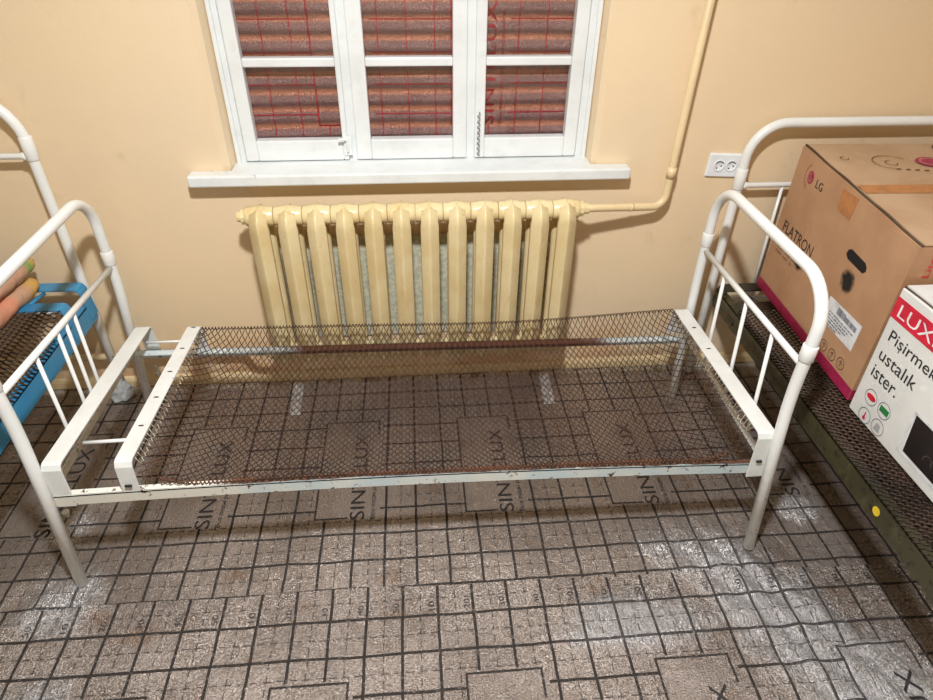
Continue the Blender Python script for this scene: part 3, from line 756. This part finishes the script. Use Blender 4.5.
# big brown carton
z0 = .444
BX = thing('cardboard_box', 'large brown cardboard box with magenta bottom band on the right bed', 'box', (1.70, -.43, z0))
D0, C0 = Vector((1.345, -.094, z0)), Vector((1.312, -.777, z0)); wv = Vector((.83, -.025, 0))
A1, B1 = Vector((1.356, -.086, .980)), Vector((1.311, -.776, .953))
D1, C1 = D0+wv, C0+wv; A2, B2 = A1+wv+Vector((0, 0, -.004)), B1+wv
m = MB(); 
def grid_quad(m, a, b, c, d, nu=12, nv=10, bulge=.0, nrm=Vector((0, 0, 1))):
    def f(u, v):
        p = (a*(1-u)+b*u)*(1-v)+(d*(1-u)+c*u)*v; return tuple(p+nrm*bulge*math.sin(PI*u)*math.sin(PI*v))
    m.sheet(f, nu, nv, True)
body = MB()
for q4 in ((D0, C0, B1, A1), (C0, C1, B2, B1), (C1, D1, A2, B2), (D1, D0, A1, A2), (A1, B1, B2, A2), (D0, D1, C1, C0)): grid_quad(body, *q4, 16, 16)
# corners ordered D0,C0,C1,D1 / A1,B1,B2,A2
bo = part('carton_body', body, M['carton'], BX)
# top flaps: two long flaps meeting under the tape, gap line along the near edge
up = Vector((0, 0, 1))
def flap(a, b, c, d, th=.004, lift=.0):
    m = MB(); q = Vector((0, 0, th)); l = Vector((0, 0, .0006+lift)); return m.hexa([a+l, b+l, c+l, d+l, a+l+q, b+l+q, c+l+q, d+l+q])
mid0 = A1.lerp(B1, .53); mid1 = A2.lerp(B2, .53); xs_ = Vector((.012, 0, 0)); g_ = Vector((0, .0015, 0))
part('top_flap', flap(A1+xs_, mid0+xs_+g_, mid1+g_, A2, .004, .001), M['cartontop'], BX)
part('top_flap', flap(mid0+xs_-g_, B1+xs_, B2, mid1-g_, .004, .003), M['cartontop'], BX)
part('flap_gap', MB().tube([tuple(A1.lerp(B1, t)+Vector((.008, 0, .0035+.002*math.sin(19*t)))) for t in [i/16 for i in range(17)]], .0032, 6), M['core'], BX)
side = Face((1.345, -.094, 0), (C0-D0), (0, 0, 1), BX, bo)
lean = lambda b: 0
side.O += side.n*.0005
# the face leans by a centimetre at its back corner: keep the prints on the face
class SFace(Face):
    def p(s, a, b, d=.0008):
        L_ = (C0-D0).length; t = a/L_; h = (b-z0)/((A1.z*(1-t)+B1.z*t)-z0)
        P0 = D0.lerp(C0, t); P1 = A1.lerp(B1, t); q = P0.lerp(P1, h); return q+s.n*(d+.0003)
side = SFace((0, 0, 0), (C0-D0), (0, 0, 1), BX, bo)
side.poly('magenta_band', [(.0, .4445), (.683, .4445), (.683, .482), (0, .482)], M['magenta'])
side.poly('parcel_tape', [(.297, .950), (.300, .888), (.378, .884), (.385, .955)], M['tape'])
hp = [(.425, .800), (.430, .816), (.442, .822), (.520, .818), (.532, .809), (.534, .798), (.525, .788), (.440, .790)]
side.poly('hand_hole', hp, M['hole'], .0014)
m = MB(); side.text(m, 'LG', .042, .026, .150, .895); part('lettering', m, M['ink'], BX, 0, bo)
m = MB(); side.text(m, 'FLATRON', .215, .040, .046, .694); part('lettering', m, M['ink'], BX, 0, bo)
m = MB()
for k, w in enumerate((.145, .15, .12)): side.text(m, ('ENVIRONMENT FRIENDLY', 'LOW RADIATION MONITOR', 'HIGH RESOLUTION')[k] if False else 'lllll llll llllll'[:17-2*k], w, .009, .048, .650-.018*k)
part('small_print', m, M['inkbrown'], BX, 0, bo)
ml = side.poly('round_logo', disc(.106, .911, .0185, .021), M['magenta'])
m = MB(); side.ring(m, .106, .911, .014, .0022, .0016, 18, 80, 370); side.rect(m, .1045, .903, .1065, .920, .0016); side.rect(m, .1045, .903, .112, .905, .0016)
part('logo_face', m, M['carton'], BX, 0, ml)
m = MB()
for k in range(9):
    a = math.radians(120+17*k); r = .036; a_, b_ = .106+r*math.cos(a), .911+r*1.1*math.sin(a); side.rect(m, a_-.0022, b_-.003, a_+.0022, b_+.003)
part('arc_lettering', m, M['magenta'], BX, 0, bo)
lab = side.poly('shipping_label', [(.432, .655), (.434, .570), (.612, .572), (.614, .662)], M['label'])
m = MB(); x = .49
random.seed(9)
while x < .60:
    w = random.choice((.0012, .002, .003)); side.rect(m, x, .628+(.0 if x < .54 else .0), x+w, .650 if x < .535 else .645, .0016); x += w+random.choice((.0012, .002))
for k in range(5):
    xx = .455
    while xx < .45+.145-.02*k:
        w = random.uniform(.008, .02); side.rect(m, xx, .614-.010*k, xx+w, .6175-.010*k, .0016); xx += w+.004
side.text(m, 'CX-190', .03, .008, .452, .640, .0016) if False else None
part('bar_code', m, M['greyink'], BX, 0, lab)
m = MB()
for a, b in ((.491, .508), (.543, .509), (.594, .513)):
    side.ring(m, a, b, .020, .0022); side.rect(m, a-.0015, b-.011, a+.0015, b+.011); side.ring(m, a, b, .009, .002, .0012, 12, 0, 180)
part('handling_symbol', m, M['inkbrown'], BX, 0, bo)
# soot smudges: soft-edged, own procedural material
def smudge(name, a, b, r):
    n = N(name); P = side.p(a, b, 0)-Vector(BX['_o'])
    vm = n.t.nodes.new('ShaderNodeVectorMath'); vm.operation = 'DISTANCE'; n.put(vm.inputs[0], n.co()); vm.inputs[1].default_value = P
    d = n.ma('ADD', vm.outputs['Value'], n.ma('MULTIPLY', n.ma('SUBTRACT', n.noise(60, 4), .5), r*.7))
    f = n.ramp(d, r, r*.35)
    n.b.inputs['Alpha'].default_value = 1; n.put(n.b.inputs['Alpha'], f)
    mm = n.done(lin((20, 18, 16)), .9)
    m = MB(); m.add([tuple(side.p(x, y, .0011)) for x, y in disc(a, b, r*1.3)], [tuple(range(20))])
    part('soot_smudge', m, mm, BX, 0, bo)
smudge('soot_a', .478, .733, .042); smudge('soot_b', .212, .655, .036)
# front end of the carton
fe = Face(C0+Vector((0, 0, 0)), wv, (0, 0, 1), BX, bo); 
fe.O = Vector((C0.x, C0.y, 0)); fe.n = Vector((-wv.y, wv.x, 0)).normalized()*-1
class EFace(Face):
    def p(s, a, b, d=.0008):
        h = (b-z0)/(B1.z-z0); q = C0.lerp(B1, h)+wv.normalized()*a; return q+s.n*(d+.0003)
fe = EFace((0, 0, 0), wv, (0, 0, 1), BX, bo)
fe.poly('magenta_band', [(.0, .4445), (.83, .4445), (.83, .482), (0, .482)], M['magenta'])
m = MB(); v, f = text_mb('Lite', .058, .018, fe.p(.060, .866, .0014), (0, 0, 1), -wv.normalized()); m.add(v, f)
part('lettering', m, M['red'], BX, 0, bo)
# top marks
nt = (B1-A1).normalized()
class TFace(Face):
    def p(s, a, b, d=.0008):   # a along wv from the left edge, b from the back edge towards the room
        t = b/(B1-A1).length; return A1.lerp(B1, t)+wv.normalized()*a+Vector((0, 0, .0086+d-.004*(a/.83)*(1-t)))
tf = TFace((0, 0, 0), wv, -nt, BX, bo)
def strip(pts): 
    m = MB(); m.add([tuple(tf.p(a, b, .0004)) for a, b in pts], [tuple(range(len(pts)))[::-1]]); return m
part('parcel_tape', strip([(.012, .335), (.82, .335), (.82, .395), (.012, .392)]), M['tape'], BX)
m = MB(); m.add([tuple(tf.p(a, b, .0012)) for a, b in disc(.345, .165, .050, .040)], [tuple(range(20))]); lg = part('round_logo', m, M['magenta'], BX)
m = MB(); tf.ring(m, .345, .165, .038, .004, .002, 20, 60, 340, .030); part('logo_face', m, M['cartontop'], BX, 0, lg)
m = MB(); tf.ring(m, .215, .165, .062, .003, .001, 24, 100, 330, .055); tf.ring(m, .21, .17, .02, .003, .001, 14, 0, 280); tf.ring(m, .075, .13, .014, .003, .001, 14, 0, 300)
for k in range(7): tf.rect(m, .20+.028*k, .215+.004*k, .215+.028*k, .222+.004*k, .001)
tf.ring(m, .50, .05, .08, .006, .001, 20, 180, 360, .05)
part('faded_stamp', m, M['inkbrown'], BX)

# white printed carton
z1 = .443
BW = thing('cardboard_box', 'white and red printed appliance box standing in front of the brown box', 'box', (1.62, -1.1, z1))
E0 = Vector((1.299, -.806, z1)); ed = Vector((.012, -.60, 0)); wv2 = Vector((.60, -.012, 0)); H2 = Vector((-.004, .006, .408))
bw = part('carton_body', MB().hexa([E0, E0+ed, E0+ed+wv2, E0+wv2, E0+H2, E0+ed+H2, E0+ed+wv2+H2, E0+wv2+H2]), M['whitecarton'], BW, .003)
class WFace(Face):
    def p(s, a, b, d=.0008):
        h = (b-z1)/H2.z; return E0+ed.normalized()*a+H2*h+s.n*(d+.0003)
wf = WFace((0, 0, 0), ed, (0, 0, 1), BW, bw)
wf.poly('red_band', [(.0, .765), (.595, .765), (.595, .826), (0, .826)], M['red'], .0006)
m = MB(); wf.text(m, 'LUXELL', .235, .036, .022, .777, .0016); part('lettering', m, M['whiteink'], BW, 0, bw)
for st, w, h, a, b in (('Pisirmek', .185, .034, .028, .705), ('ustalık', .145, .037, .024, .642), ('ister.', .105, .037, .024, .585)):
    m = MB(); wf.text(m, st, w, h, a, b)
    if st[0] == 'P': wf.rect(m, .0745, .696, .0775, .703)
    part('lettering', m, M['ink'], BW, 0, bw)
for nm, a, b, ic in (('red_badge', .060, .530, 0), ('green_badge', .118, .530, 1), ('heat_badge', .066, .468, 2), ('oven_badge', .122, .474, 3)):
    m = MB(); wf.ring(m, a, b, .0245, .0016); rb = part('round_badge', m, M['greyink'], BW, 0, bw)
    if ic == 0: wf.poly('badge_icon', disc(a, b, .018, .009), M['red'], .001, rb)
    if ic == 1: wf.poly('badge_icon', [(a-.017, b-.009), (a+.017, b-.009), (a+.017, b+.009), (a-.017, b+.009)], M['green'], .001, rb)
    if ic == 2:
        q = MB(); wf.rect(q, a-.002, b-.004, a+.002, b+.013); wf.ring(q, a, b-.007, .006, .006, .0012, 14); part('badge_icon', q, M['red'], BW, 0, rb)
    if ic == 3:
        q = MB()
        for k in range(5): wf.rect(q, a-.012+.001*k, b-.012+.005*k, a+.012-.001*k, b-.0105+.005*k)
        part('badge_icon', q, M['greyink'], BW, 0, rb)
# raised picture of a dark oven
pr = wf.poly('oven_picture', [(.212, .598), (.225, .486), (.585, .486), (.585, .598)], M['photoink'], .0012)
m = MB(); wf.rect(m, .206, .600, .59, .606); wf.rect(m, .206, .474, .59, .481); wf.rect(m, .204, .474, .210, .604); part('picture_border', m, M['label'], BW, 0, pr)
m = MB()
for k in range(5): wf.ring(m, .30+.03*k, .520+.006*(k % 3), .016+.003*(k % 2), .0022, .0018, 14, 20*k, 200+20*k)
part('picture_steam', m, M['photogrey'], BW, 0, pr)
# lid
T0 = E0+H2
m = MB(); q = lambda a, b, c: T0+ed.normalized()*a+Vector((1, 0, 0))*b+Vector((0, 0, c))
m.hexa([q(.0, .012, .002), q(.595, .012, .002), q(.595, .59, .002), q(.0, .59, .002), q(.0, .012, .006), q(.595, .012, .006), q(.595, .59, .006), q(.0, .59, .006)])
lid = part('lid', m, M['whitecarton'], BW)
m = MB(); m.add([tuple(q(a, b, .0068)) for a, b in ((.035, .10), (.06, .035), (.30, .035), (.30, .10))], [(0, 1, 2, 3)]); part('red_band', m, M['red'], BW, 0, lid)
m = MB(); v, f = text_mb('LUXELL', .20, .032, q(.07, .050, .0076), ed.normalized(), Vector((1, 0, 0))); m.add(v, f); part('lettering', m, M['whiteink'], BW, 0, lid)
part('lid_gap', MB().tube([tuple(q(t, .006+.003*math.sin(t*20), .001)) for t in [i*.0595 for i in range(11)]], .0028, 6), M['core'], BW)

# ------------------------------------------------------------------ things lying on the blue bed
def roll(name, label, path, r, mat, cat):
    pts = []; P = [Vector(p) for p in path]; n_ = 26; rr = []
    for i in range(n_+1):
        t = i/n_*(len(P)-1); k = min(int(t), len(P)-2); pts.append(P[k].lerp(P[k+1], t-k))
        e = min(i/n_, 1)*8; rr.append(r*(math.sqrt(max(0, 1-(1-min(1, e))**2)) if e < 1 else 1)*(1+.05*math.sin(i*1.7)) if i > 0 else r*.12)
    m = MB().tube(pts, rr, 22)
    m.v = [tuple(Vector(v)+Vector((noise.noise(Vector(v)*22), noise.noise(Vector(v)*22+Vector((9, 0, 0))), noise.noise(Vector(v)*22+Vector((0, 9, 0)))))*.006) for v in m.v]
    return tag(obj(name, m, mat), label, cat)
def cloth_mat(name, y_tip, cols):
    n = N(name); Y = n.ma('ADD', n.xyz()[1], n.ma('MULTIPLY', n.ma('SUBTRACT', n.noise(18, 3), .5), .05))
    c = lin(cols[0][1]); cc = c
    for d, col in cols[1:]:
        cc = n.mix(n.ramp(Y, y_tip-d-.012, y_tip-d+.012), lin(col), cc)
    cc = n.mix(n.ma('MULTIPLY', n.ramp(n.noise(26, 5, .7), .52, .7), .45), cc, lin((150, 122, 98)))
    cc = n.mix(n.ma('MULTIPLY', n.ramp(n.noise(60, 4, .7), .66, .72), .6), cc, lin((110, 84, 70)))
    return n.done(cc, .85, 0, n.bump(n.noise(50, 5, .6), .5, .006))
ca = cloth_mat('stained_pink_cloth', -.12, [(0, (206, 160, 84)), (.05, (190, 150, 120)), (.13, (204, 138, 108)), (.20, (190, 134, 108)), (.26, (142, 152, 78)), (.30, (214, 160, 70))])
cb = cloth_mat('faded_pink_cloth', -.05, [(0, (206, 172, 98)), (.06, (136, 158, 86)), (.10, (196, 150, 124))])
roll('rolled_cloth', 'rolled pinkish cloth with an orange end lying nearest the blue rail', [(-1.290, -.095, .552), (-1.312, -.36, .552), (-1.33, -.80, .552)], .031, ca, 'cloth roll')
roll('rolled_cloth', 'rolled dusty pink cloth with a green band near its end, behind the other roll', [(-1.288, -.068, .622), (-1.318, -.36, .622), (-1.38, -.80, .60)], .029, cb, 'cloth roll')
n = N('patterned_cloth')
v_ = n.voro(34, 'F1', None, 'Color'); f = n.ramp(n.noise(30, 4), .45, .6)
pc = n.mix(f, lin((70, 52, 44)), lin((176, 150, 124))); pc = n.mix(n.ramp(n.noise(22, 3), .62, .68), pc, lin((170, 60, 44)))
pm = n.done(pc, .9, 0, n.bump(n.noise(40, 4), .5, .006))
m = MB(); nu, nv = 28, 18
def blob(u, v):
    a = 2*PI*u; b = PI*v-PI/2; p = Vector((-1.66+.16*math.cos(b)*math.cos(a), -.32+.22*math.cos(b)*math.sin(a), .620+.105*math.sin(b)))
    return tuple(p+Vector((1, 1, 1))*.02*noise.noise(p*14)) if .52 < p.z else (p.x, p.y, max(p.z, .518))
m.sheet(blob, nu, nv); tag(obj('bundled_cloth', m, pm), 'dark patterned bundle of cloth behind the pink rolls', 'cloth')

# crumpled plastic around the foot of the blue bed
m = MB()
def bag(u, v):
    a = 2*PI*u; r = .022+.022*(1-v)+.010*noise.noise(Vector((math.cos(a)*2, math.sin(a)*2, v*6))); z = .002+.095*v
    return (-1.171+r*math.cos(a), -.066+min(.045, 1)*0+r*math.sin(a), z)
m.sheet(bag, 30, 14)
tag(obj('plastic_wrap', m, M['plastic']), 'crumpled clear plastic wrapped around the foot of the blue-railed bed', 'plastic wrap')
